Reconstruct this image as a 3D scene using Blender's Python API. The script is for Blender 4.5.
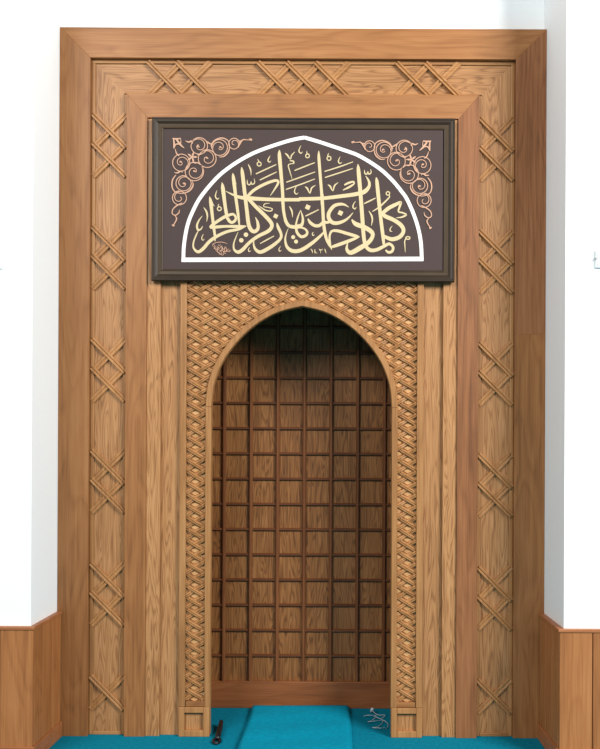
import bpy, bmesh, math, random
from mathutils import Vector, Matrix
random.seed(7)
scene = bpy.context.scene
for o in list(bpy.data.objects):
    bpy.data.objects.remove(o)
COL = scene.collection

# ------------------------------------------------------------------ camera
S = 189.0                      # photo pixels per metre at the face of the mihrab
VX, VY = 335.0, 435.0          # vanishing point of the photo
EYE, DIST = 1.6, 4.5           # eye height, distance to the mihrab face
ROLL = 0.0046
cam_d = bpy.data.cameras.new('camera')
cam = bpy.data.objects.new('camera', cam_d); COL.objects.link(cam)
cam_d.sensor_fit = 'HORIZONTAL'; cam_d.sensor_width = 36.0
cam_d.lens = S * DIST / 600.0 * 36.0
cam_d.shift_x = -(VX - 300.0) / 600.0
cam_d.shift_y = (VY - 374.5) / 600.0
cam.matrix_world = Matrix.Translation((0, -DIST, EYE)) @ Matrix.Rotation(math.pi/2, 4, 'X') @ Matrix.Rotation(ROLL, 4, 'Z')
scene.camera = cam

# ------------------------------------------------------------------ world, lights, exposure
w = bpy.data.worlds.new('world'); scene.world = w; w.use_nodes = True
w.node_tree.nodes['Background'].inputs[0].default_value = (0.93, 0.97, 1.0, 1)
w.node_tree.nodes['Background'].inputs[1].default_value = 0.19

def area(name, loc, target, sx, sy, power, col):
    d = bpy.data.lights.new(name, 'AREA'); d.shape = 'RECTANGLE'; d.size = sx; d.size_y = sy
    d.energy = power; d.color = col
    o = bpy.data.objects.new(name, d); COL.objects.link(o); o.location = loc
    o.rotation_euler = (Vector(target) - Vector(loc)).to_track_quat('-Z', 'Y').to_euler()
    return o
area('window_light_right', (5.1, -5.5, 4.9), (-0.2, 0, 1.7), 2.8, 2.4, 800, (1.0, 0.98, 0.95))
area('hall_light', (-4.6, -7.8, 6.4), (0.1, 0, 1.7), 5.0, 3.0, 660, (1.0, 0.98, 0.95))

vs = scene.view_settings
vs.view_transform = 'Standard'; vs.look = 'None'; vs.gamma = 1.0; vs.use_curve_mapping = False
vs.exposure = 0.0

# ------------------------------------------------------------------ helpers
def X(px): return (px - VX) / S
def Z(py): return EYE - (py - VY) / S
def P(px, py, d):              # a traced photo point on the vertical plane y = d
    ux = px + ROLL * (py - VY); uy = py - ROLL * (px - VX)
    k = (1 + d / DIST) / S
    return ((ux - VX) * k, EYE - (uy - VY) * k)

def lin(c):
    return tuple((v/255/12.92 if v/255 <= 0.04045 else ((v/255+0.055)/1.055)**2.4) for v in c) + (1,)

class MB:
    def __init__(self): self.bm = bmesh.new()
    def box(self, x0, x1, y0, y1, z0, z1):
        v = [self.bm.verts.new(p) for p in ((x0,y0,z0),(x1,y0,z0),(x1,y1,z0),(x0,y1,z0),(x0,y0,z1),(x1,y0,z1),(x1,y1,z1),(x0,y1,z1))]
        for f in ((0,1,5,4),(1,2,6,5),(2,3,7,6),(3,0,4,7),(4,5,6,7),(3,2,1,0)): self.bm.faces.new([v[i] for i in f])
        return self
    def prism(self, poly, y0, y1):          # poly in x,z, front at y0
        a = [self.bm.verts.new((x, y0, z)) for x, z in poly]
        b = [self.bm.verts.new((x, y1, z)) for x, z in poly]
        self.bm.faces.new(a); self.bm.faces.new(b[::-1])
        n = len(poly)
        for i in range(n): self.bm.faces.new((a[i], b[i], b[(i+1)%n], a[(i+1)%n]))
        return self
    def sweep(self, pts, prof, closed=False):
        # pts: (x, z, y) path on a vertical plane; prof: (across, out) with out towards the viewer
        n = len(pts); rings = []
        for i, (x, z, y) in enumerate(pts):
            if closed: a = pts[(i-1)%n]; b = pts[(i+1)%n]
            else: a = pts[max(i-1,0)]; b = pts[min(i+1,n-1)]
            t = Vector((b[0]-a[0], b[1]-a[1]));
            if t.length < 1e-9: t = Vector((1,0))
            t.normalize(); nx, nz = -t.y, t.x
            m = 1.0
            if 0 < i < n-1 or closed:
                p = pts[(i-1)%n]; q = pts[(i+1)%n]
                u = Vector((x-p[0], z-p[1])); v2 = Vector((q[0]-x, q[1]-z))
                if u.length > 1e-9 and v2.length > 1e-9:
                    u.normalize(); v2.normalize(); bs = u+v2
                    if bs.length > 0.3:
                        bs.normalize(); nx, nz = -bs.y, bs.x; m = 1/max(0.4, bs.dot(u))
            rings.append([self.bm.verts.new((x + nx*c*m, y - o, z + nz*c*m)) for c, o in prof])
        k = len(prof)
        for i in range(n if closed else n-1):
            r, s = rings[i], rings[(i+1)%n]
            for j in range(k): self.bm.faces.new((r[j], r[(j+1)%k], s[(j+1)%k], s[j]))
        if not closed:
            self.bm.faces.new(rings[0]); self.bm.faces.new(rings[-1][::-1])
        return self
    def ribbon(self, pts, y, th):           # pts (x, z, width)
        L = []; R = []; n = len(pts)
        for i, (x, z, wd) in enumerate(pts):
            a = pts[max(i-1,0)]; b = pts[min(i+1,n-1)]
            t = Vector((b[0]-a[0], b[1]-a[1]))
            if t.length < 1e-9: t = Vector((1,0))
            t.normalize(); nx, nz = -t.y*wd/2, t.x*wd/2
            L.append((x+nx, z+nz)); R.append((x-nx, z-nz))
        vf = [[self.bm.verts.new((p[0], y-th, p[1])) for p in row] for row in (L, R)]
        vb = [[self.bm.verts.new((p[0], y, p[1])) for p in row] for row in (L, R)]
        for i in range(n-1):
            self.bm.faces.new((vf[0][i], vf[1][i], vf[1][i+1], vf[0][i+1]))
            self.bm.faces.new((vf[0][i], vf[0][i+1], vb[0][i+1], vb[0][i]))
            self.bm.faces.new((vf[1][i], vb[1][i], vb[1][i+1], vf[1][i+1]))
        self.bm.faces.new((vf[0][0], vb[0][0], vb[1][0], vf[1][0]))
        self.bm.faces.new((vf[0][-1], vf[1][-1], vb[1][-1], vb[0][-1]))
        return self
    def disc(self, cx, cz, r, y, th, n=14, rot=0.0):
        self.prism([(cx + r*math.cos(rot + 2*math.pi*i/n), cz + r*math.sin(rot + 2*math.pi*i/n)) for i in range(n)], y-th, y)
        return self
    def tube(self, pts, r, seg=8):
        rings = []; n = len(pts)
        for i, p in enumerate(pts):
            a = Vector(pts[max(i-1,0)]); b = Vector(pts[min(i+1,n-1)])
            t = (b-a).normalized(); up = Vector((0,0,1)) if abs(t.z) < 0.9 else Vector((1,0,0))
            s = t.cross(up).normalized(); u = s.cross(t)
            rr = r[i] if isinstance(r, (list, tuple)) else r
            rings.append([self.bm.verts.new(Vector(p) + s*rr*math.cos(2*math.pi*j/seg) + u*rr*math.sin(2*math.pi*j/seg)) for j in range(seg)])
        for i in range(n-1):
            for j in range(seg): self.bm.faces.new((rings[i][j], rings[i][(j+1)%seg], rings[i+1][(j+1)%seg], rings[i+1][j]))
        self.bm.faces.new(rings[0][::-1]); self.bm.faces.new(rings[-1])
        return self
    def build(self, name, mat, parent=None, bevel=0.0, smooth=False, label=None, seg=2):
        bmesh.ops.recalc_face_normals(self.bm, faces=self.bm.faces[:])
        if parent is not None:
            off = Vector(parent.location); q = parent.parent
            while q is not None: off += Vector(q.location); q = q.parent
            bmesh.ops.translate(self.bm, vec=-off, verts=self.bm.verts[:])
        me = bpy.data.meshes.new(name); self.bm.to_mesh(me); self.bm.free()
        o = bpy.data.objects.new(name, me); COL.objects.link(o); me.materials.append(mat)
        if parent is not None: o.parent = parent
        if bevel:
            md = o.modifiers.new('bevel', 'BEVEL'); md.width = bevel; md.segments = seg; md.limit_method = 'ANGLE'; md.angle_limit = math.radians(35)
        if smooth:
            for p in me.polygons: p.use_smooth = True
        if label: o['label'] = label
        return o

def thing(name, label, cat, loc, group=None):
    o = bpy.data.objects.new(name, None); COL.objects.link(o); o.empty_display_size = 0.1
    o.location = loc; o['label'] = label; o['category'] = cat
    if group: o['group'] = group
    return o
def tag(o, label, cat, group=None):
    o['label'] = label; o['category'] = cat
    if group: o['group'] = group
    return o
def structure(o):
    o['kind'] = 'structure'; return o

def catmull(pts, step=6):
    out = []; n = len(pts)
    if n < 3: return [tuple(p) for p in pts]
    for i in range(n-1):
        p0 = pts[max(i-1,0)]; p1 = pts[i]; p2 = pts[i+1]; p3 = pts[min(i+2,n-1)]
        for s in range(step):
            t = s/step
            out.append(tuple(0.5*((2*b)+(-a+c)*t+(2*a-5*b+4*c-d)*t*t+(-a+3*b-3*c+d)*t**3) for a,b,c,d in zip(p0,p1,p2,p3)))
    out.append(tuple(pts[-1])); return out

# ------------------------------------------------------------------ materials
def new_mat(name):
    m = bpy.data.materials.new(name); m.use_nodes = True
    nt = m.node_tree; b = nt.nodes['Principled BSDF']
    return m, nt, b
def N(nt, t, **k):
    n = nt.nodes.new(t)
    for a, v in k.items(): setattr(n, a, v)
    return n

def wood(name, dark, mid, light, axis='z', rings=14.0, ring_mix=0.6, freq=7.0, stretch=0.16, rough=0.45, bump=0.2, spec=0.35, streak=0.45, tone=0.935):
    m, nt, b = new_mat(name); L = nt.links.new
    tc = N(nt, 'ShaderNodeTexCoord'); oi = N(nt, 'ShaderNodeObjectInfo')
    add = N(nt, 'ShaderNodeVectorMath', operation='MULTIPLY_ADD')
    add.inputs[1].default_value = (1,1,1)
    cmb = N(nt, 'ShaderNodeCombineXYZ'); mu = N(nt, 'ShaderNodeMath', operation='MULTIPLY'); mu.inputs[1].default_value = 13.7
    L(oi.outputs['Random'], mu.inputs[0])
    for i in range(3): L(mu.outputs[0], cmb.inputs[i])
    L(tc.outputs['Object'], add.inputs[0]); L(cmb.outputs[0], add.inputs[2])
    def mapped(sc):
        mp = N(nt, 'ShaderNodeMapping'); mp.inputs['Scale'].default_value = sc; L(add.outputs[0], mp.inputs['Vector']); return mp
    def along(a, c): return (c, a, a) if axis == 'x' else ((a, c, a) if axis == 'y' else (a, a, c))
    m1 = mapped(along(freq, freq*stretch))
    n1 = N(nt, 'ShaderNodeTexNoise'); n1.inputs['Scale'].default_value = 1; n1.inputs['Detail'].default_value = 2.0; n1.inputs['Roughness'].default_value = 0.4
    n1.inputs['Distortion'].default_value = 0.35
    L(m1.outputs[0], n1.inputs['Vector'])
    k = N(nt, 'ShaderNodeMath', operation='MULTIPLY'); k.inputs[1].default_value = rings; L(n1.outputs['Fac'], k.inputs[0])
    fr = N(nt, 'ShaderNodeMath', operation='FRACT'); L(k.outputs[0], fr.inputs[0])
    ring = N(nt, 'ShaderNodeValToRGB')          # early/late wood inside each ring
    ring.color_ramp.elements[0].position = 0.0; ring.color_ramp.elements[0].color = (0.1,0.1,0.1,1)
    ring.color_ramp.elements[1].position = 1.0; ring.color_ramp.elements[1].color = (0.1,0.1,0.1,1)
    e = ring.color_ramp.elements.new(0.3); e.color = (0.7,0.7,0.7,1)
    e = ring.color_ramp.elements.new(0.7); e.color = (0.9,0.9,0.9,1)
    L(fr.outputs[0], ring.inputs[0])
    m2 = mapped(along(260, 5)); n2 = N(nt, 'ShaderNodeTexNoise'); n2.inputs['Scale'].default_value = 1; n2.inputs['Detail'].default_value = 3
    L(m2.outputs[0], n2.inputs['Vector'])
    m3 = mapped(along(5, 0.9)); n3 = N(nt, 'ShaderNodeTexNoise'); n3.inputs['Scale'].default_value = 1; n3.inputs['Detail'].default_value = 3
    L(m3.outputs[0], n3.inputs['Vector'])
    m4 = mapped(along(60, 1.6)); n4 = N(nt, 'ShaderNodeTexNoise'); n4.inputs['Scale'].default_value = 1; n4.inputs['Detail'].default_value = 2
    L(m4.outputs[0], n4.inputs['Vector'])
    # combine: value = ring*ring_mix + streaks
    a1 = N(nt, 'ShaderNodeMath', operation='MULTIPLY'); a1.inputs[1].default_value = ring_mix; L(ring.outputs[0], a1.inputs[0])
    a2 = N(nt, 'ShaderNodeMath', operation='MULTIPLY_ADD'); a2.inputs[1].default_value = 0.55; L(n2.outputs['Fac'], a2.inputs[0]); L(a1.outputs[0], a2.inputs[2])
    a3 = N(nt, 'ShaderNodeMath', operation='MULTIPLY_ADD'); a3.inputs[1].default_value = streak*1.1; L(n3.outputs['Fac'], a3.inputs[0]); L(a2.outputs[0], a3.inputs[2])
    a4 = N(nt, 'ShaderNodeMath', operation='MULTIPLY_ADD'); a4.inputs[1].default_value = streak; L(n4.outputs['Fac'], a4.inputs[0]); L(a3.outputs[0], a4.inputs[2])
    mr = N(nt, 'ShaderNodeMapRange'); c0 = 0.275 + streak*1.05 + ring_mix*0.62
    mr.inputs[1].default_value = c0 - 0.36; mr.inputs[2].default_value = c0 + 0.34
    L(a4.outputs[0], mr.inputs[0])
    cr = N(nt, 'ShaderNodeValToRGB')
    cr.color_ramp.elements[0].color = lin([v*tone*0.97 for v in dark]); cr.color_ramp.elements[1].color = lin([v*tone for v in light])
    e = cr.color_ramp.elements.new(0.5); e.color = lin([v*tone for v in mid])
    L(mr.outputs[0], cr.inputs[0])
    # board to board variation
    hv = N(nt, 'ShaderNodeHueSaturation'); vr = N(nt, 'ShaderNodeMapRange')
    vr.inputs[3].default_value = 0.93; vr.inputs[4].default_value = 1.07; L(oi.outputs['Random'], vr.inputs[0]); L(vr.outputs[0], hv.inputs['Value'])
    L(cr.outputs[0], hv.inputs['Color']); L(hv.outputs[0], b.inputs['Base Color'])
    b.inputs['Roughness'].default_value = rough; b.inputs['Specular IOR Level'].default_value = spec
    bp = N(nt, 'ShaderNodeBump'); bp.inputs['Strength'].default_value = bump; bp.inputs['Distance'].default_value = 0.002
    L(a4.outputs[0], bp.inputs['Height']); L(bp.outputs[0], b.inputs['Normal'])
    return m

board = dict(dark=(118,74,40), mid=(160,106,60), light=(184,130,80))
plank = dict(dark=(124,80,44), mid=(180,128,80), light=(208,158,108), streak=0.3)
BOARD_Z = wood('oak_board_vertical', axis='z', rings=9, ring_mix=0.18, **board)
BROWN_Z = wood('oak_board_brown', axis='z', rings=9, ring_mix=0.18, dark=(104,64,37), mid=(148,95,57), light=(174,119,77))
BOARD_X = wood('oak_board_horizontal', axis='x', rings=9, ring_mix=0.18, **board)
PLANK_Z = wood('oak_figured_vertical', axis='z', rings=15, ring_mix=0.36, freq=17, stretch=0.085, **plank)
PLANK_X = wood('oak_figured_horizontal', axis='x', rings=15, ring_mix=0.36, freq=17, stretch=0.085, **plank)
LATH = wood('oak_lath', dark=(132,88,50), mid=(176,124,74), light=(204,152,100), axis='z', rings=4, ring_mix=0.15)
LATH_X = wood('oak_lath_horizontal', dark=(132,88,50), mid=(176,124,74), light=(204,152,100), axis='x', rings=4, ring_mix=0.15)
LATTICE = wood('oak_lattice', dark=(160,112,68), mid=(208,156,102), light=(228,182,128), axis='x', rings=4, ring_mix=0.15, stretch=0.6)
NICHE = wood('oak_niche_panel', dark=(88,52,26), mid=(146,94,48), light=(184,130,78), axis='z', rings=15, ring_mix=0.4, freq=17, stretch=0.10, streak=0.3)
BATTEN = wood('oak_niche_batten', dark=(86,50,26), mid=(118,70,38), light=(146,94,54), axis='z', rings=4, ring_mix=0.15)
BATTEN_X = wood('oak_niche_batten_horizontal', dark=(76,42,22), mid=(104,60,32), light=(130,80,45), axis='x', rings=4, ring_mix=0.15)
KICK = wood('oak_kickboard', dark=(110,62,30), mid=(146,86,46), light=(168,106,62), axis='x', rings=6, ring_mix=0.15)
WAINS = wood('wainscot_oak', dark=(128,78,42), mid=(162,104,58), light=(184,126,76), axis='z', rings=7, ring_mix=0.15, rough=0.5, tone=1.0)
WAINS_X = wood('wainscot_oak_rail', dark=(130,76,42), mid=(164,102,60), light=(186,124,80), axis='x', rings=7, ring_mix=0.12, rough=0.45, tone=1.0)

def plain(name, col, rough=0.5, spec=0.5, metal=0.0, noise=0.0, nscale=30.0, bump=0.0):
    m, nt, b = new_mat(name); L = nt.links.new
    b.inputs['Roughness'].default_value = rough; b.inputs['Specular IOR Level'].default_value = spec; b.inputs['Metallic'].default_value = metal
    tc = N(nt, 'ShaderNodeTexCoord'); n = N(nt, 'ShaderNodeTexNoise'); n.inputs['Scale'].default_value = nscale; n.inputs['Detail'].default_value = 4
    L(tc.outputs['Object'], n.inputs['Vector'])
    mr = N(nt, 'ShaderNodeMapRange'); mr.inputs[1].default_value = 0.25; mr.inputs[2].default_value = 0.75; mr.inputs[3].default_value = 1-noise; mr.inputs[4].default_value = 1+noise
    L(n.outputs['Fac'], mr.inputs[0])
    hs = N(nt, 'ShaderNodeHueSaturation'); hs.inputs['Color'].default_value = lin(col); L(mr.outputs[0], hs.inputs['Value'])
    L(hs.outputs[0], b.inputs['Base Color'])
    if bump:
        bp = N(nt, 'ShaderNodeBump'); bp.inputs['Strength'].default_value = bump; bp.inputs['Distance'].default_value = 0.004
        L(n.outputs['Fac'], bp.inputs['Height']); L(bp.outputs[0], b.inputs['Normal'])
    return m
PAINT = plain('white_wall_paint', (243,247,248), 0.8, 0.2, noise=0.01, nscale=60)
CARPET = plain('teal_carpet', (0,122,148), 0.95, 0.1, noise=0.16, nscale=55, bump=0.6)
MAT = plain('teal_prayer_mat', (0,142,172), 0.95, 0.1, noise=0.12, nscale=45, bump=0.5)
BRONZE = plain('dark_bronze_frame', (52,41,30), 0.45, 0.25, noise=0.12, nscale=12)
BRONZE2 = plain('dark_bronze_flat', (70,56,40), 0.45, 0.25, noise=0.14, nscale=9)
CANVAS = plain('brown_grey_canvas', (74,62,60), 0.7, 0.15, noise=0.05, nscale=180)
GOLD = plain('pale_gold_lettering', (208,190,148), 0.5, 0.3, noise=0.02)
ROSE = plain('rose_gold_ornament', (198,156,130), 0.5, 0.3, noise=0.04)
WHITE = plain('white_arch_line', (238,235,230), 0.5, 0.3)
BLACK = plain('black_plastic', (18,18,22), 0.35, 0.5)
PLATE = plain('white_plastic', (222,225,225), 0.5, 0.5)
GREYP = plain('grey_plastic', (150,152,152), 0.5, 0.4)
WIRE = plain('pale_wire', (190,200,205), 0.35, 0.5)

# ------------------------------------------------------------------ setting
WF = -0.349                                   # face of the front walls
XL, XR = -1.4668, 1.1118                        # sides of the recess
structure(MB().box(-3.2, 3.2, -6.0, 0.62, -0.08, 0.0).build('floor', CARPET))
FL, FR = -1.480, 1.121                        # front corners: the recess is slightly splayed
def plan(poly, z0, z1):
    m = MB(); a = [m.bm.verts.new((x,y,z0)) for x,y in poly]; c = [m.bm.verts.new((x,y,z1)) for x,y in poly]
    m.bm.faces.new(a); m.bm.faces.new(c)
    n = len(poly)
    for i in range(n): m.bm.faces.new((a[i], a[(i+1)%n], c[(i+1)%n], c[i]))
    return m
structure(plan([(-3.2,WF),(FL,WF),(XL,0.0),(XL,0.30),(-3.2,0.30)], 0.0, 4.6).build('wall_left', PAINT))
structure(plan([(3.2,WF),(FR,WF),(XR,0.0),(XR,0.30),(3.2,0.30)], 0.0, 4.6).build('wall_right', PAINT))
CX = X(301.5)
b = MB(); b.box(XL, XR, 0.065, 0.30, 3.25, 4.6); b.box(XL, CX-0.66, 0.065, 0.30, 0, 3.25); b.box(CX+0.66, XR, 0.065, 0.30, 0, 3.25)
structure(b.build('wall_back', PAINT))

def wainscot(name, bname, side):
    xf, xb, wf, wb = (-1.461, -1.444, FL, XL) if side < 0 else (1.094, 1.086, FR, XR)   # panel and wall faces, front and back
    root = structure(bpy.data.objects.new(name, None)); COL.objects.link(root)
    root.location = (wf, WF, 0)
    t = 0.020; bw = 0.163; g = 0.004; zt = 0.646; f = WF - t
    for k in range(8):
        lo, hi = sorted((xf + side*k*bw, xf + side*(k+1)*bw))
        MB().box(lo + g/2, hi - g/2, f, WF, 0.0, zt).build('wall_board', WAINS, root, bevel=0.003)
    y0, y1 = f, -0.004
    for k in range(3):
        ya, yb2 = y0 + (y1-y0)*k/3 + (g/2 if k else 0.0), y0 + (y1-y0)*(k+1)/3 - g/2
        fx = lambda y: xf + (xb-xf)*(y-y0)/(y1-y0)
        gx = lambda y: wf + (wb-wf)*max(0, (y-WF))/(0-WF)
        if k == 0: ya = WF
        plan([(fx(ya), ya), (fx(yb2), yb2), (gx(yb2), yb2), (gx(ya), ya)], 0.0, zt).build('wall_board', WAINS, root, bevel=0.002)
    far = wf + side*1.33
    def rail(p, z0, z1):
        return plan([(far, f-p), (xf-side*p, f-p), (xb-side*p, -0.003), (wb, -0.003), (wf, WF), (far, WF)], z0, z1)
    rail(0.006, zt, zt+0.016).build('cap_rail', WAINS_X, root, bevel=0.003)
    p = 0.009
    structure(plan([(far, f-p), (xf-side*p, f-p), (xb-side*p, -0.003), (xb, -0.003), (xf, f), (far, f)], 0.0, 0.080).build(bname, WAINS_X, None, bevel=0.003))
wainscot('trim_1', 'baseboard_left', -1)
wainscot('trim_2', 'baseboard_right', 1)

# ------------------------------------------------------------------ mihrab
mih = thing('mihrab', 'tall carved oak prayer niche surround with pointed arch and lattice work', 'mihrab', (CX, 0.05, 0))
def mx(px): return 603.0 - px          # mirror about the axis of the mihrab
DEEP = 0.062
Z0 = 0.0
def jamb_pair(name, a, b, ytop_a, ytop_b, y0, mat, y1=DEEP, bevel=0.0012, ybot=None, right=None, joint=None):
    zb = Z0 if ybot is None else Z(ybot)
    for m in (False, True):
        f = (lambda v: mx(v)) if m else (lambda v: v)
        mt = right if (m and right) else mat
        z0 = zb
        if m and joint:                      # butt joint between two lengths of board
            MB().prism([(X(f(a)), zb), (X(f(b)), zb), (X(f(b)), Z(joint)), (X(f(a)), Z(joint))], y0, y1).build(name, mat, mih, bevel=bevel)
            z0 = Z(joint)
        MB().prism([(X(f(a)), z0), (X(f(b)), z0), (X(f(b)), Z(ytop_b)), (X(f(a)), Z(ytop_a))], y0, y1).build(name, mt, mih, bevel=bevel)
# outer frame: mitred
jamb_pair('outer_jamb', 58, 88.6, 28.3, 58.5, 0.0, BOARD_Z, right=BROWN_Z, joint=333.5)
MB().prism([(X(58),Z(28.3)), (X(545),Z(28.3)), (X(514.4),Z(58.5)), (X(88.6),Z(58.5))], 0.0, DEEP).build('outer_head', BOARD_X, mih, bevel=0.0012)
# inner frame
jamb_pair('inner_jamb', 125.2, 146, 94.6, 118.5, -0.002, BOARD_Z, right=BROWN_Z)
MB().prism([(X(125.2),Z(94.6)), (X(477.8),Z(94.6)), (X(457),Z(118.5)), (X(146),Z(118.5))], -0.002, DEEP).build('inner_head', BOARD_X, mih, bevel=0.0012)

# bordering carved panels
PY = 0.034                                   # panel face
LP = lambda w, h: [(-w/2, 0), (-w/2, h), (-w*0.13, h), (0, h*0.62), (w*0.13, h), (w/2, h), (w/2, 0)]
def lath(m, a, b2, w, h, base):              # px end points
    m.sweep([(X(a[0]), Z(a[1]), base), (X(b2[0]), Z(b2[1]), base)], LP(w, h))
def cross_mesh(cx, cy, n, vertical, r=15.0, ex=1.9):
    m = MB()
    for i in range(n):
        o = (i - (n-1)/2) * 2*r*0.96
        ox, oy = (0, o) if vertical else (o, 0)
        q = r + ex
        lath(m, (cx+ox+q, cy+oy-q), (cx+ox-q, cy+oy+q), 0.031, 0.0125, PY)
        lath(m, (cx+ox-q, cy+oy-q), (cx+ox+q, cy+oy+q), 0.027, 0.019, PY)
    return m
rows = [145.3, 258.3, 371, 483, 596.5]
for m in (False, True):
    f = mx if m else (lambda v: v)
    poly = [(X(f(88.6)), Z0), (X(f(125.2)), Z0), (X(f(125.2)), Z(94.6)), (X(f(88.6)), Z(58.5))]
    pan = MB().prism(poly, PY, DEEP).build('border_panel', PLANK_Z, mih, label='upright carved panel on the %s of the surround' % ('right' if m else 'left'))
    for a, bb, y0, y1 in ((88.7, 92.6, 62, 738), (121.4, 125.1, 92, 738)):
        xs = sorted((X(f(a)), X(f(bb))))
        q = MB(); q.box(xs[0], xs[1], PY-0.009, PY, Z0+0.0, Z(y0))
        q.build('bead', LATH, pan, bevel=0.004)
    xs = sorted((X(f(92.6)), X(f(121.4))))
    MB().box(xs[0], xs[1], PY-0.010, PY, 0.0, 0.018).build('bead', LATH_X, pan, bevel=0.003)
    for cy in rows:
        cross_mesh(f(107), cy + (1.8 if m else -0.4), 2, True).build('crossed_laths', LATH, pan, bevel=0.0015, seg=1)
    cross_mesh(f(107), 695.5 + (1.6 if m else -0.4), 1, True).build('crossed_laths', LATH, pan, bevel=0.0015, seg=1)
pan = MB().prism([(X(88.6),Z(58.5)), (X(514.4),Z(58.5)), (X(477.8),Z(94.6)), (X(125.2),Z(94.6))], PY, DEEP).build('border_panel', PLANK_X, mih, label='level carved panel across the head of the surround')
MB().box(X(88.7), X(514.3), PY-0.009, PY, Z(62.4), Z(58.6)).build('bead', LATH_X, pan, bevel=0.004)
MB().box(X(121.4), X(481.6), PY-0.009, PY, Z(94.5), Z(91.4)).build('bead', LATH_X, pan, bevel=0.004)
for cx, n in ((176.5, 2), (301.5, 3), (426.5, 2)):
    cross_mesh(cx, 77.5, n, False).build('crossed_laths', LATH_X, pan, bevel=0.0015, seg=1)

# stepped planks inside the inner frame
jamb_pair('step_board', 146, 160, 119, 119, 0.008, PLANK_Z)
jamb_pair('side_plank', 160, 179.8, 119, 119, 0.028, PLANK_Z)
jamb_pair('lattice_stile', 179.8, 186.0, 275, 275, 0.003, LATH, ybot=707.6)
MB().box(X(179.8), X(mx(179.8)), 0.0185, DEEP, Z(281), Z(119)).build('backing_board', PLANK_X, mih)

# the pointed arch
half = [(90.3,0),(87.6,23),(78.8,45.8),(63.6,66.6),(45,83.2),(23.7,94.9),(0,101)]
SPR = 407.2
hc = catmull(half, 8)
def arch_side(off):                          # offset outline, right half, spring to apex, px
    out = []
    for i, (x, z) in enumerate(hc):
        a = hc[max(i-1,0)]; c = hc[min(i+1,len(hc)-1)]
        t = Vector((c[0]-a[0], c[1]-a[1])).normalized()
        nx, nz = t.y, -t.x
        if i == 0: nx, nz = 1, 0
        px_, pz_ = x + nx*off, z + nz*off
        if i == len(hc)-1: px_, pz_ = 0, z + off*1.04
        out.append((max(px_, 0), pz_))
    return out
BOTP = 707.6                                 # top of the base blocks
def outline(off):
    r = arch_side(off)
    R = [(301.5+x, SPR-z) for x, z in r]; Lh = [(301.5-x, SPR-z) for x, z in r]
    return [(Lh[0][0], BOTP)] + Lh + R[::-1][1:] + [(R[0][0], BOTP)]
inn, out = outline(0.0), outline(6.0)
m = MB(); yf, yb = 0.0, 0.046
ring = []
for (a, c) in zip(inn, out):
    xi, zi, xo, zo = X(a[0]), Z(a[1]), X(c[0]), Z(c[1])
    dx, dz = xo-xi, zo-zi
    prof = [(0, yb), (0, yf+0.004), (0.1, yf), (0.9, yf), (1.0, yf+0.004), (1.0, yb)]
    ring.append([m.bm.verts.new((xi+dx*k, y, zi+dz*k)) for k, y in prof])
for r, s in zip(ring, ring[1:]):
    for j in range(6): m.bm.faces.new((r[j], r[(j+1)%6], s[(j+1)%6], s[j]))
m.bm.faces.new(ring[0]); m.bm.faces.new(ring[-1][::-1])
arch = m.build('arch_moulding', LATH, mih)
for sx in (-1, 1):                           # fine joint where the curve springs
    x0, x1 = sorted((X(301.5+sx*89.6), X(301.5+sx*95.6)))
    MB().box(x0, x1, -0.0006, 0.002, Z(SPR+0.25), Z(SPR-0.25)).build('joint', BATTEN, arch)

# lattice panel
HX, HY = 9.7, 5.75; Y0 = 292.95
def inside(px, py):
    if not (186.0 < px < mx(186.0) and 276 < py < 702.5): return False
    dx = abs(px - 301.5)
    if py >= SPR: return dx > 92
    pts = arch_cache
    for (x1, z1), (x2, z2) in zip(pts, pts[1:]):
        if x2 <= dx <= x1:
            k = (dx-x2)/max(1e-6, x1-x2); return (SPR-py) > z2 + (z1-z2)*k
    return True
arch_cache = arch_side(3.0)
def LATTICE_CELLS(m):                       # a low pointed boss in every cell of the weave
    for k in range(-13, 14):
        for r in range(-4, 76):
            if (k + r) % 2: continue
            px, py = 301.5 + HX*k, Y0 + HY*r
            if not inside(px, py): continue
            a, c = 0.0290, 0.0172; x, z = X(px), Z(py)
            v = [m.bm.verts.new(p) for p in ((x-a,LB,z),(x,LB,z-c),(x+a,LB,z),(x,LB,z+c))]
            t = [m.bm.verts.new(p) for p in ((x-a*.62,LB-0.007,z),(x,LB-0.007,z-c*.62),(x+a*.62,LB-0.007,z),(x,LB-0.007,z+c*.62))]
            m.bm.faces.new(t)
            for i in range(4): m.bm.faces.new((v[i], v[(i+1)%4], t[(i+1)%4], t[i]))
LB = 0.028
m = MB()
o4 = outline(3.0)
zt = Z(275)
def quadbox(a, c):                           # strip of panel above arch outline
    m.prism([(X(a[0]),Z(a[1])), (X(c[0]),Z(c[1])), (X(c[0]),zt), (X(a[0]),zt)], LB, LB+0.02)
aa = o4[1:-1]
for a, c in zip(aa, aa[1:]):
    if abs(c[0]-a[0]) > 1e-4: quadbox(a, c)
m.box(X(186), X(aa[0][0]), LB, LB+0.02, Z(BOTP), zt); m.box(X(aa[-1][0]), X(mx(186)), LB, LB+0.02, Z(BOTP), zt)
LATTICE_CELLS(m)
lp = m.build('lattice_panel', LATTICE, mih)
m = MB()
LW, LH, AMP = 0.0175, 0.013, 0.0034
prof = [(-LW/2, -0.016), (-LW/2, LH*0.35), (-LW*0.34, LH*0.55), (-LW*0.12, LH*0.55), (0, LH*0.15), (LW*0.12, LH*0.55), (LW*0.34, LH*0.55), (LW/2, LH*0.35), (LW/2, -0.016)]
clip = lambda v: max(-1, min(1, v))
STEP = 10
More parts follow.
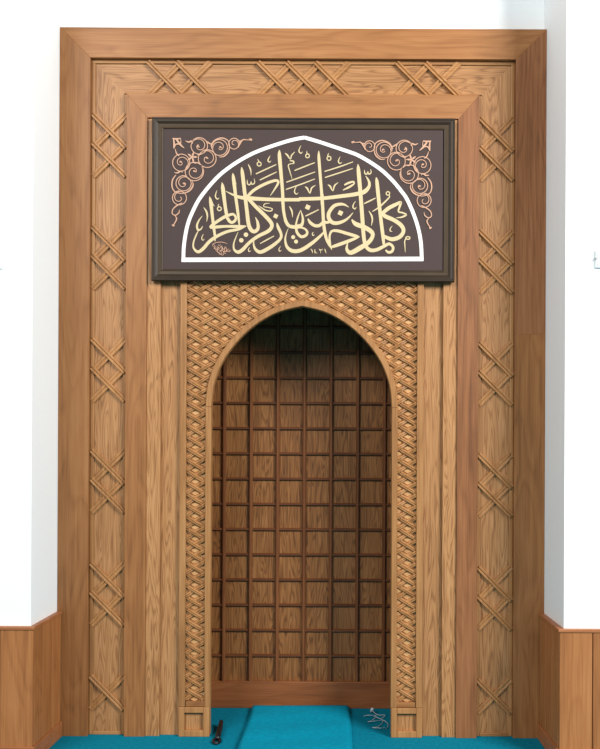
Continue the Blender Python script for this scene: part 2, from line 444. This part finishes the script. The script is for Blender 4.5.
for fam in (0, 1):
    for i in range(-60, 90):
        run = []
        c = 2*i + 1
        for s in range(-60*STEP, 90*STEP):
            t = s/STEP; d = 2*t + 1
            if fam == 0: u, v = (c+d)/2, (d-c)/2      # x/HX - y/HY = c ; sum = d
            else: u, v = (c+d)/2, (c-d)/2             # x/HX + y/HY = c ; diff = d
            px, py = 301.5 + HX*u, Y0 + HY*v
            if inside(px, py):
                h = AMP*clip(1.7*math.cos(math.pi*(t+i))) * (1 if fam == 0 else -1)
                run.append((X(px), Z(py), LB - 0.009 - h))
            else:
                if len(run) > 2: m.sweep(run, prof)
                run = []
        if len(run) > 2: m.sweep(run, prof)
m.build('woven_laths', LATH_X, lp)
# bosses in the cells share the panel's paler oak
# pilaster foot rails and base blocks
for mir in (False, True):
    f = mx if mir else (lambda v: v)
    def bx(q, a, bb, y0, y1, za, zb):
        xs = sorted((X(f(a)), X(f(bb)))); q.box(xs[0], xs[1], y0, y1, Z(zb), Z(za)); return q
    bx(MB(), 186.6, 205.4, 0.003, DEEP, 702.5, 707.6).build('foot_rail', BOARD_X, mih, bevel=0.003)
    q = MB()
    bx(q, 179.8, 185.4, -0.002, 0.062, 708, 737.4); bx(q, 204.6, 210.6, -0.002, 0.062, 708, 737.4)
    bx(q, 185.4, 204.6, -0.002, 0.062, 708, 713.6); bx(q, 185.4, 204.6, -0.002, 0.062, 731.2, 737.4)
    blk = q.build('base_block', LATH, mih, bevel=0.003)
    bx(MB(), 185.0, 205.0, 0.020, 0.060, 713, 732).build('recessed_square', PLANK_Z, blk)

# niche interior
NB = 0.50
nx0, nx1 = CX-0.62, CX+0.62
ntop = 2.50
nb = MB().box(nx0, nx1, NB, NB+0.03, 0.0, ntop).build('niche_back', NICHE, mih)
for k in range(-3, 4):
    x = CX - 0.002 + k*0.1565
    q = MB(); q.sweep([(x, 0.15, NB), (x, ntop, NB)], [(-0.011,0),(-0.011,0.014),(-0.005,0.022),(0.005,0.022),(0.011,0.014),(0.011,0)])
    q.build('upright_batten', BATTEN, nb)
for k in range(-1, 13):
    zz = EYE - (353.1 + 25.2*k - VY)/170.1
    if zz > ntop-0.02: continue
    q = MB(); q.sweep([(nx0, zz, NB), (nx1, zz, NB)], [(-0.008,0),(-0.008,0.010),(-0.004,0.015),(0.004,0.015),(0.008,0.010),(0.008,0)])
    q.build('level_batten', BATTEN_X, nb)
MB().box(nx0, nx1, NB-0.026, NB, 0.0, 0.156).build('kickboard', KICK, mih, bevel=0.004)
MB().box(nx0-0.03, nx0, 0.084, NB+0.03, 0.0, ntop).build('niche_side', NICHE, mih)
MB().box(nx1, nx1+0.03, 0.084, NB+0.03, 0.0, ntop).build('niche_side', NICHE, mih)
MB().box(nx0-0.03, nx1+0.03, 0.084, NB+0.03, ntop, ntop+0.03).build('niche_top', NICHE, mih)
q = MB()                                    # board behind the lattice closing the jambs to the niche sides
q.box(nx0, X(205), 0.063, 0.083, 0.0, ntop); q.box(X(mx(205)), nx1, 0.063, 0.083, 0.0, ntop)
for a, c in zip(aa, aa[1:]):
    if abs(c[0]-a[0]) > 1e-4: q.prism([(X(a[0]),Z(a[1])), (X(c[0]),Z(c[1])), (X(c[0]),ntop), (X(a[0]),ntop)], 0.063, 0.083)
q.build('niche_front', NICHE, mih)

# ------------------------------------------------------------------ calligraphy panel
FY = -0.020
cal = thing('calligraphy_panel', 'dark bronze framed Arabic calligraphy panel hung above the arch', 'calligraphy panel', (X(303), -0.004, Z(281)))
C0, C1_, T0, T1 = 163.4, 441.3, 129.6, 269.8     # canvas
def fp(px, py, d=FY): return P(px, py, d)
cpx = lambda px: (px - VX)*(1+FY/DIST)/S
cpz = lambda py: EYE - (py - VY)*(1+FY/DIST)/S
fx0, fx1, fz0, fz1 = cpx(151.0), cpx(453.6), cpz(281.6), cpz(118.4)
cx0, cx1, cz0, cz1 = cpx(162.0), cpx(441.0), cpz(269.4), cpz(130.6)
def frame_part(name, x0, x1, z0, z1, prof, mat, parent):
    # prof: (inset, y)
    q = MB(); rings = []
    for ins, y in prof:
        rings.append([q.bm.verts.new(p) for p in ((x0+ins,y,z0+ins),(x1-ins,y,z0+ins),(x1-ins,y,z1-ins),(x0+ins,y,z1-ins))])
    n = len(prof)
    for i in range(n):
        r, s = rings[i], rings[(i+1)%n]
        for j in range(4): q.bm.faces.new((r[j], r[(j+1)%4], s[(j+1)%4], s[j]))
    return q.build(name, mat, parent)
wfr = cx0 - fx0
fr = frame_part('frame', fx0, fx1, fz0, fz1, [(0, -0.004), (0, FY-0.008), (0.004, FY-0.013), (0.009, FY-0.013), (0.011, FY-0.010), (0.022, FY-0.011), (0.028, FY-0.007), (0.034, FY-0.003), (0.034, -0.004)], BRONZE, cal)
frame_part('inner_slip', fx0+0.034, fx1-0.034, fz0+0.034, fz1-0.034, [(0, -0.004), (0, FY-0.005), (wfr-0.042, FY-0.003), (wfr-0.038, FY-0.006), (wfr-0.034, FY-0.004), (wfr-0.034, -0.004)], BRONZE2, fr)
MB().box(cx0-0.004, cx1+0.004, FY, -0.004, cz0-0.004, cz1+0.004).build('canvas', CANVAS, cal)

CR = {'A':(180,130,5.0),'B':(300,130,4.615),'1':(180,175,8.32),'2':(230,135,8.571),'3':(230,195,8.571),'4':(285,135,8.571),'5':(285,195,8.571),'6':(345,155,6.81),'L':(165,130,6.316)}
def conv(tagk, pts):
    ox, oy, s = CR[tagk]
    return [(ox+p[0]/s, oy+p[1]/s, p[2]/s) for p in pts]
TH = [1.0]
def T(pts):                                   # traced px points -> panel points
    r = []
    for px, py, wd in pts:
        a = fp(px, py); r.append((a[0], a[1], wd*TH[0]/S))
    return r
depth = [0.0]
def ink(m, pts, smooth=True):
    depth[0] += 0.00002
    q = T(pts)
    if smooth: q = catmull(q, 7)
    q = [(x, z, max(wd, 0.0015)) for x, z, wd in q]
    m.ribbon(q, FY, 0.0018 + depth[0])
def dotm(m, px, py, r, n=4, rot=0.35):
    a = fp(px, py); m.disc(a[0], a[1], r/S, FY, 0.002, n, rot)
def ringm(m, px, py, rx, ry, wd):
    ink(m, [(px+rx*math.cos(t), py+ry*math.sin(t), wd) for t in [2*math.pi*i/12 for i in range(13)]])

# white pointed arch line with its base
m = MB()
lft = [(183.5,261.4),(183.7,249),(185.3,236),(188.2,223),(193,211),(199.4,199),(208.6,187),(219.2,175.6),(230,167),(241.7,159.4),(253.3,153.3),(265,148.6),(276.7,144.6),(288.3,141),(297,138.9),(304.6,137.6)]
rgt = [(304.6,137.6),(320,142.2),(332,146.2),(344,150.2),(356.3,154.6),(366,159.8),(374,164.8),(381.5,170.2),(389,177),(395.9,184.4),(401.6,191.6),(406.8,199),(413.4,213.7),(418.2,228.4),(420.9,243),(421.8,260.8)]
ink(m, [(x,y,3.6) for x,y in lft]); ink(m, [(x,y,3.6) for x,y in rgt])
ink(m, [(181.5,259.9,4.4),(423.3,259.0,4.4)], False)
m.build('arch_border', WHITE, cal)

TH[0] = 0.9
def word(strokes, dots, lab):
    m = MB()
    for k, pts in strokes: ink(m, conv(k, pts))
    for k, x, y, r, n in dots:
        ox, oy, s = CR[k]; dotm(m, ox+x/s, oy+y/s, r/s, n)
    return m.build('written_word', GOLD, cal, label=lab)
W1 = [  # leftmost word
 ('1',[(246,180,4),(256,225,30),(268,330,28),(280,430,26),(290,500,22),(292,552,8)]),
 ('1',[(262,225,20),(276,248,10),(288,262,3)]),
 ('1',[(350,62,4),(357,110,34),(372,230,31),(386,320,30),(402,372,28),(430,396,26),(458,380,24),(464,352,22),(444,328,22),(412,332,22),(398,352,18)]),
 ('1',[(446,328,16),(390,340,28),(318,382,28),(262,424,26),(250,440,14)]),
 ('1',[(250,440,20),(300,434,28),(390,428,24),(500,430,28),(555,424,3)]),
 ('1',[(552,426,4),(490,452,22),(400,470,26),(318,505,28),(248,552,30),(195,612,30),(152,640,28),(116,612,18),(112,565,14),(135,500,12),(155,462,6)]),
 ('A',[(264,216,3),(268,245,19),(279,335,17),(291,425,15),(297,478,8)]),
 ('A',[(268,246,12),(276,262,6),(283,272,2)]),
]
W2 = [
 ('A',[(308,186,3),(312,215,19),(322,300,20),(334,400,20),(343,470,21),(356,500,21),(374,508,20),(390,492,18),(388,462,14),(377,436,3)]),
 ('2',[(345,522,4),(380,470,14),(412,415,22),(404,392,24),(360,398,26),(285,428,28),(205,474,28),(150,528,26),(140,545,16)]),
 ('A',[(228,306,2),(260,322,10),(300,337,18),(350,342,22),(430,347,20),(520,349,19),(600,349,19)]),
 ('B',[(-5,319,18),(100,316,18),(190,306,19),(255,297,20),(296,286,22),(318,262,16),(318,238,12),(303,212,3)]),
 ('3',[(150,25,30),(215,95,34),(290,168,36),(348,232,36),(358,272,34),(325,312,34),(240,355,32),(165,410,30),(110,468,34),(70,490,32),(36,468,20),(32,420,14),(50,365,9),(70,318,4)]),
 ('3',[(402,238,6),(412,275,28),(438,335,26),(432,375,26),(392,415,30),(330,458,34),(262,490,34),(220,468,26),(203,425,16),(206,390,5)]),
]
D2 = [('3',392,182,24,4),('3',137,341,20,8),('3',97,389,20,8)]
W3 = [
 ('2',[(424,128,4),(424,180,34),(438,340,32),(450,480,30),(454,600,30)]),
 ('3',[(454,70,30),(460,140,28),(476,215,28),(505,262,28),(550,275,30),(600,262,32)]),
 ('5',[(0,215,26),(30,262,30),(80,275,34),(130,268,34),(150,240,26),(152,195,20),(134,130,4)]),
 ('5',[(134,130,4),(112,185,14),(98,235,16),(94,275,22),(105,325,26),(140,358,28),(180,345,26),(190,315,22),(165,288,18),(120,278,16)]),
 ('5',[(196,203,10),(215,235,28),(252,262,30),(295,262,30),(325,235,26)]),
 ('4',[(290,135,4),(290,190,26),(302,350,28),(314,500,28),(320,600,30)]),
 ('5',[(317,-5,30),(324,120,30),(330,230,30),(340,310,30),(355,375,28),(378,425,24),(402,468,6)]),
 ('5',[(338,310,10),(305,350,24),(225,418,32),(135,474,36),(65,480,36),(18,446,28),(2,385,18),(12,330,10),(28,288,4)]),
 ('5',[(548,106,4),(495,80,24),(425,92,32),(378,150,34),(376,200,36),(410,238,36),(465,238,32),(530,208,22),(584,152,5)]),
 ('5',[(395,225,24),(360,236,26),(325,228,26)]),
]
D3 = [('5',475,155,27,4),('5',195,105,27,4),('5',70,362,18,8),('5',95,400,18,8)]
W4 = [
 ('5',[(398,470,4),(386,420,20),(382,355,20),(400,312,22),(450,308,28),(530,330,30),(605,352,28),(640,360,6)]),
 ('5',[(640,360,5),(590,378,26),(500,412,32),(420,440,28),(392,448,10)]),
 ('6',[(46,440,10),(72,470,32),(130,492,34),(178,522,32),(188,552,28),(160,595,32),(95,638,36),(38,666,32),(12,640,22),(20,592,5)]),
]
W5 = [
 ('6',[(88,62,4),(92,110,28),(105,260,29),(118,430,29),(128,560,28),(142,620,26),(172,648,28),(215,646,26),(265,622,24),(300,606,22),(326,626,20),(322,654,20),(298,664,20),(276,648,12)]),
 ('6',[(212,152,4),(218,190,26),(232,330,27),(248,470,26),(258,550,26),(264,610,18)]),
 ('6',[(348,428,4),(385,424,12),(416,408,14),(392,394,12),(364,386,12),(372,352,16),(380,322,16),(345,338,26),(295,364,28),(252,400,26)]),
 ('6',[(250,395,20),(275,418,30),(335,445,30),(384,482,30),(398,520,28),(372,558,30),(318,574,30),(262,552,22)]),
]
word(W5, [], 'gold word at the right end of the inscription')
word(W4, [], 'gold word second from the right of the inscription')
word(W3, D3, 'gold word in the middle of the inscription')
word(W2, D2, 'gold word second from the left of the inscription')
word(W1, [], 'gold word at the left end of the inscription')

def ring_pts(x, y, r, wd, ry=None):
    ry = ry or r
    return [(x+r*math.cos(t), y+ry*math.sin(t), wd) for t in [2*math.pi*i/12 for i in range(13)]]
V = [
 [('2',[(156,252,6),(172,285,14),(180,315,10),(180,348,3)])],
 [('2',ring_pts(250,250,17,10)),('2',[(250,232,9),(243,220,9),(236,207,3)])],
 [('2',[(346,178,3),(332,200,10),(326,222,12),(340,234,10),(352,222,3)])],
 [('2',[(222,335,10),(310,294,12),(398,254,8)])],
 [('2',[(255,388,10),(325,354,12),(400,318,8)])],
 [('2',[(148,385,5),(150,418,11),(170,428,10),(182,400,6),(186,422,11),(206,418,10),(212,398,8),(206,374,3)])],
 [('2',[(470,156,3),(490,172,16),(518,208,8),(528,176,12),(556,146,4)])],
 [('2',[(512,222,8),(542,226,14),(546,244,10),(520,248,8),(500,262,10),(512,310,10),(532,376,4)])],
 [('4',[(138,92,3),(124,118,8),(120,142,12),(136,158,10),(152,144,3)])],
 [('4',ring_pts(193,180,16,10)),('4',[(193,164,9),(186,150,8),(190,138,3)])],
 [('4',[(82,306,10),(168,272,12),(256,238,8)])],
 [('4',[(12,406,10),(130,364,12),(258,318,8)])],
 [('4',[(8,468,10),(130,426,12),(256,378,8)])],
 [('4',[(102,436,3),(86,464,9),(82,492,12),(98,508,10),(114,496,3)])],
 [('4',[(170,444,4),(190,458,16),(214,500,8),(228,456,14),(262,432,4)])],
 [('4',ring_pts(377,202,17,10)),('4',[(366,190,9),(368,172,9),(376,156,3)])],
 [('4',[(474,186,3),(462,210,9),(458,232,12),(472,246,10),(488,234,3)])],
 [('4',[(338,314,10),(460,276,12),(582,232,8)])],
 [('4',[(342,366,10),(460,328,12),(582,288,8)])],
 [('4',[(366,428,4),(386,440,16),(410,480,8),(424,436,14),(456,408,4)])],
 [('4',[(508,430,14),(545,412,20),(585,402,16),(590,420,14),(550,448,20),(496,474,8)])],
 [('3',[(244,92,3),(272,112,10),(310,134,12),(350,138,12),(362,120,10),(328,108,8),(290,100,8),(298,78,9),(340,72,4)])],
 [('3',[(508,98,6),(526,128,16),(534,160,12),(536,194,3)])],
 [('3',[(258,418,8),(315,386,12),(378,352,8)])],
 [('3',[(170,448,3),(158,468,8),(164,486,10),(178,478,3)])],
 [('3',[(434,440,3),(420,462,8),(424,482,10),(442,476,3)])],
 [('5',[(175,182,10),(230,156,12),(290,126,8)])],
 [('5',[(244,318,3),(234,334,10),(242,348,10),(254,342,3)])],
 [('6',[(132,102,4),(134,124,9),(148,132,9),(156,112,5),(160,130,9),(174,126,9),(178,112,7),(172,98,3)])],
 [('6',[(130,332,8),(168,314,11),(208,294,6)])],
 [('6',[(186,386,6),(230,358,11),(270,322,12),(302,288,9),(300,276,6)]),('6',ring_pts(292,263,12,8))],
 [('6',[(162,382,5),(180,412,13),(186,445,11),(178,484,3)])],
 [('6',[(72,316,3),(58,336,8),(54,356,10),(66,368,9),(78,356,3)])],
 [('6',[(322,484,3),(308,502,8),(308,518,9),(322,522,3)])],
 [('6',ring_pts(428,566,14,9,9)),('6',[(416,566,8),(406,590,9),(408,625,7),(410,664,3)])],
 [('1',[(198,272,6),(220,305,16),(228,345,13),(222,390,3)])],
 [('1',[(308,130,3),(298,158,9),(296,184,12),(312,202,11),(326,190,3)])],
 [('1',ring_pts(328,282,16,10)),('1',[(322,266,9),(318,254,8),(326,242,3)])],
 [('1',[(186,342,3),(160,376,12),(142,420,18),(150,458,18),(176,450,12),(188,426,4)])],
 [('1',[(196,492,3),(184,515,8),(182,534,9),(194,544,7),(202,532,3)])],
]
for strokes in V:
    m = MB()
    for k, pts in strokes: ink(m, conv(k, pts))
    m.build('vowel_mark', GOLD, cal)
# the year and the small signature
m = MB()
for pts in ([(222,462,4),(232,478,9),(238,500,3)], [(258,468,8),(252,482,6),(262,486,6),(254,496,7),(276,498,4)], [(292,462,4),(298,474,9),(306,468,6),(314,474,6),(322,462,4)], [(302,472,6),(306,500,3)], [(338,462,4),(346,478,9),(352,502,3)]):
    ink(m, conv('5', pts))
m.build('year', GOLD, cal, label='small year in Arabic numerals under the inscription')
m = MB()
for pts in ([(280,600,4),(272,580,6),(300,564,7),(350,560,7),(395,574,4)], [(285,600,6),(300,625,7),(320,600,6),(312,640,6),(335,655,6)],
            [(310,590,5),(330,612,6),(345,590,6),(350,625,6),(330,640,5)], [(345,600,5),(365,620,7),(378,598,6),(388,628,7),(370,645,5)],
            [(330,648,5),(352,668,6),(372,650,6),(384,660,4)], [(388,622,5),(402,640,7),(422,634,4)]):
    ink(m, conv('1', [(x,y,w*0.8) for x,y,w in pts]))
for pts in ([(276,575,5),(290,592,5),(284,612,5),(300,608,5),(296,590,4)], [(322,640,5),(330,662,5),(348,655,5),(340,632,4)], [(356,600,4),(352,625,5),(366,640,5),(376,612,4)],
            [(300,640,4),(318,622,5),(338,630,5),(350,610,4)], [(360,655,4),(366,632,5),(384,640,5),(396,620,4)], [(318,575,3),(326,590,5),(338,576,3)], [(400,612,3),(408,628,5),(424,626,4)]):
    ink(m, conv('1', [(x,y,w*0.8) for x,y,w in pts]))
m.build('signature', ROSE, cal, label='tiny rose gold signature under the left word')

# scrolling ornament in the two upper corners
def corner(mirror):
    m = MB()
    def put(pts):
        pts = [(p[0], p[1], p[2]*0.7) for p in pts]
        q = conv('L', pts)
        if mirror: q = [(603.6 - x, y + 2.6, wd) for x, y, wd in q]
        ink(m, q)
    def spiral(cx, cy, r, a0, turns, dirn=1, wd=9, flat=1.0):
        n = int(22*turns); pts = []
        for i in range(n+1):
            k = i/n; a = a0 + dirn*2*math.pi*turns*k
            rr = r if k < 0.45 else r*(1 - 0.86*(k-0.45)/0.55)
            pts.append((cx + rr*math.cos(a), cy + rr*flat*math.sin(a), wd*(1.0 - 0.25*k)))
        put(pts)
    P2 = math.pi
    for cx, cy, r, a0, tn, dr in ((217,102,52,-2.6,2.1,1),(345,112,50,3.0,1.9,1),(437,88,34,0.2,1.8,-1),(267,182,56,-2.2,2.1,1),
                                  (103,208,54,1.2,2.1,-1),(186,264,58,-0.8,2.2,1),(118,338,48,-1.2,1.9,-1),(92,430,44,-1.6,1.9,-1)):
        spiral(cx, cy, r, a0, tn, dr)
    for cx, cy, r in ((100,205,13),(210,108,13),(186,264,13),(265,180,12),(350,112,12),(120,342,12)):
        put([(cx-r*0.5,cy,12),(cx,cy-3,18),(cx+r*0.7,cy+3,6)])
    # leaf sheaths hugging the outer scrolls
    put([(290,105,8),(310,70,10),(355,52,12),(395,66,10),(408,100,8),(400,140,12),(372,168,12),(340,172,5)])
    put([(70,285,8),(48,318,12),(46,362,12),(66,392,10),(110,402,8),(155,385,14),(178,350,12),(172,322,4)])
    put([(130,70,5),(150,78,14),(168,72,14),(175,88,6)]); put([(64,120,5),(74,150,12),(90,165,10)])
    put([(255,68,5),(275,82,14),(292,90,10),(300,80,3)]); put([(60,270,5),(80,272,14),(100,262,12),(112,272,3)])
    # corner square and central flower
    put([(48,55,10),(72,58,16),(100,55,10)]); put([(54,55,10),(58,85,16),(56,118,10)]); put([(74,62,16),(96,92,20),(122,116,6)])
    put([(100,60,6),(98,88,10),(70,92,12),(60,112,4)])
    for a in range(5):
        t = a*2*P2/5; put([(172,172,6),(172+18*math.cos(t),172+18*math.sin(t),18),(172+34*math.cos(t),172+34*math.sin(t),4)])
    put([(172,200,5),(190,210,12),(215,205,5)]); put([(205,160,5),(225,155,12),(240,150,4)])
    # trailing ends
    put([(462,112,8),(474,88,12),(492,64,12),(515,64,8),(544,66,6)]); put([(530,58,6),(546,62,16),(544,70,6)]); put([(462,70,4),(476,72,12),(490,66,5)])
    put([(110,462,8),(78,478,12),(52,500,10),(46,528,10),(66,540,10),(88,524,10),(92,505,5)])
    put([(62,540,5),(74,560,12),(66,582,10),(52,602,8)]); put([(44,598,6),(54,606,16),(60,600,6)])
    return m.build('corner_ornament', ROSE, cal)
corner(False); corner(True)

# ------------------------------------------------------------------ things on the floor and walls
def mat_mesh(x0, x1, y0, y1, h):
    m = MB(); nx, ny = 36, 60; g = {}
    for i in range(nx+1):
        for j in range(ny+1):
            u, v = i/nx, j/ny
            x = x0 + (x1-x0)*u; y = y0 + (y1-y0)*v
            e = min(min(u, 1-u)*(x1-x0), min(v, 1-v)*(y1-y0))
            z = h*min(1, (e/0.018))**0.5 if e > 0 else 0.0005
            z += 0.003*math.sin(9*x+4*y)*min(1, e/0.05) + 0.002*math.sin(23*y-5*x)*min(1, e/0.05)
            if x < x0 + 0.10: x += 0.006*math.sin(y*7)
            g[i,j] = m.bm.verts.new((x, y, max(z, 0.0005)))
    for i in range(nx):
        for j in range(ny): m.bm.faces.new((g[i,j], g[i+1,j], g[i+1,j+1], g[i,j+1]))
    bot = [m.bm.verts.new(p) for p in ((x0,y0,0.0003),(x1,y0,0.0003),(x1,y1,0.0003),(x0,y1,0.0003))]
    m.bm.faces.new(bot)
    return m
o = mat_mesh(-0.485, 0.098, -1.3, NB-0.03, 0.030).build('prayer_mat', MAT, None, smooth=True)
tag(o, 'thick teal prayer mat laid on the carpet inside the niche', 'mat')

# small black clip lying on the carpet
cl = thing('clip', 'small black clip lying on the teal carpet by the left base block', 'clip', (-0.605, 0.02, 0))
q = MB(); q.tube([(-0.607,-0.06,0.012),(-0.608,-0.02,0.015),(-0.610,0.05,0.018),(-0.612,0.10,0.026),(-0.613,0.14,0.034)], [0.011,0.015,0.015,0.014,0.011], 10)
q.build('body', BLACK, cl, smooth=True)
q = MB(); q.tube([(-0.607+0.017*math.cos(t), -0.082+0.034*math.sin(t), 0.008) for t in [2*math.pi*i/18 for i in range(19)]], 0.008, 8)
q.build('loop', BLACK, cl, smooth=True)

# thin pale wire by the right pilaster
wr = thing('wire', 'thin pale wire curling on the dark carpet beside the right base block', 'wire', (0.24, 0.2, 0))
pts = [(0.17,0.33,0.004),(0.20,0.30,0.02),(0.24,0.31,0.012),(0.215,0.26,0.004),(0.19,0.22,0.01),(0.23,0.215,0.016),(0.275,0.25,0.006),(0.25,0.17,0.004),(0.21,0.13,0.008),(0.25,0.115,0.012),(0.28,0.14,0.004)]
MB().tube(catmull(pts, 8), 0.0016, 6).build('strand', WIRE, wr, smooth=True)
MB().tube(catmull([(0.222,0.372,0.02),(0.25,0.35,0.006),(0.29,0.33,0.01),(0.265,0.29,0.004),(0.225,0.285,0.018),(0.26,0.24,0.02),(0.30,0.20,0.006),(0.285,0.12,0.004)], 8), 0.0016, 6).build('strand', WIRE, wr, smooth=True)
q = MB(); q.tube([(0.214,0.395,0.006),(0.218,0.385,0.018),(0.222,0.375,0.030),(0.224,0.37,0.036)], [0.006,0.010,0.010,0.004], 8)
q.build('plug', WIRE, wr, smooth=True)

# white boxes on the front walls
def wall_box(x0, x1, z0, z1, label):
    t = thing('switch_box', label, 'switch box', ((x0+x1)/2, WF, z0))
    MB().box(x0, x1, WF-0.014, WF, z0, z1).build('housing', PLATE, t, bevel=0.004)
    MB().box(x0+0.010, x1-0.010, WF-0.018, WF-0.014, z0+0.010, z1-0.010).build('cover', PLATE, t, bevel=0.003)
    MB().box(x0-0.004, x0+0.006, WF-0.016, WF-0.004, (z0+z1)/2-0.006, (z0+z1)/2+0.006).build('catch', GREYP, t, bevel=0.002)
sc = S*1.084
zz = lambda py: EYE - (py-VY)/sc
xx = lambda px: (px-VX)/sc
wall_box(xx(594.0), xx(594.0)+0.09, zz(267), zz(249), 'small white switch box on the right white wall')
wall_box(xx(1.2)-0.09, xx(1.2), zz(271), zz(251), 'small white switch box on the left white wall')
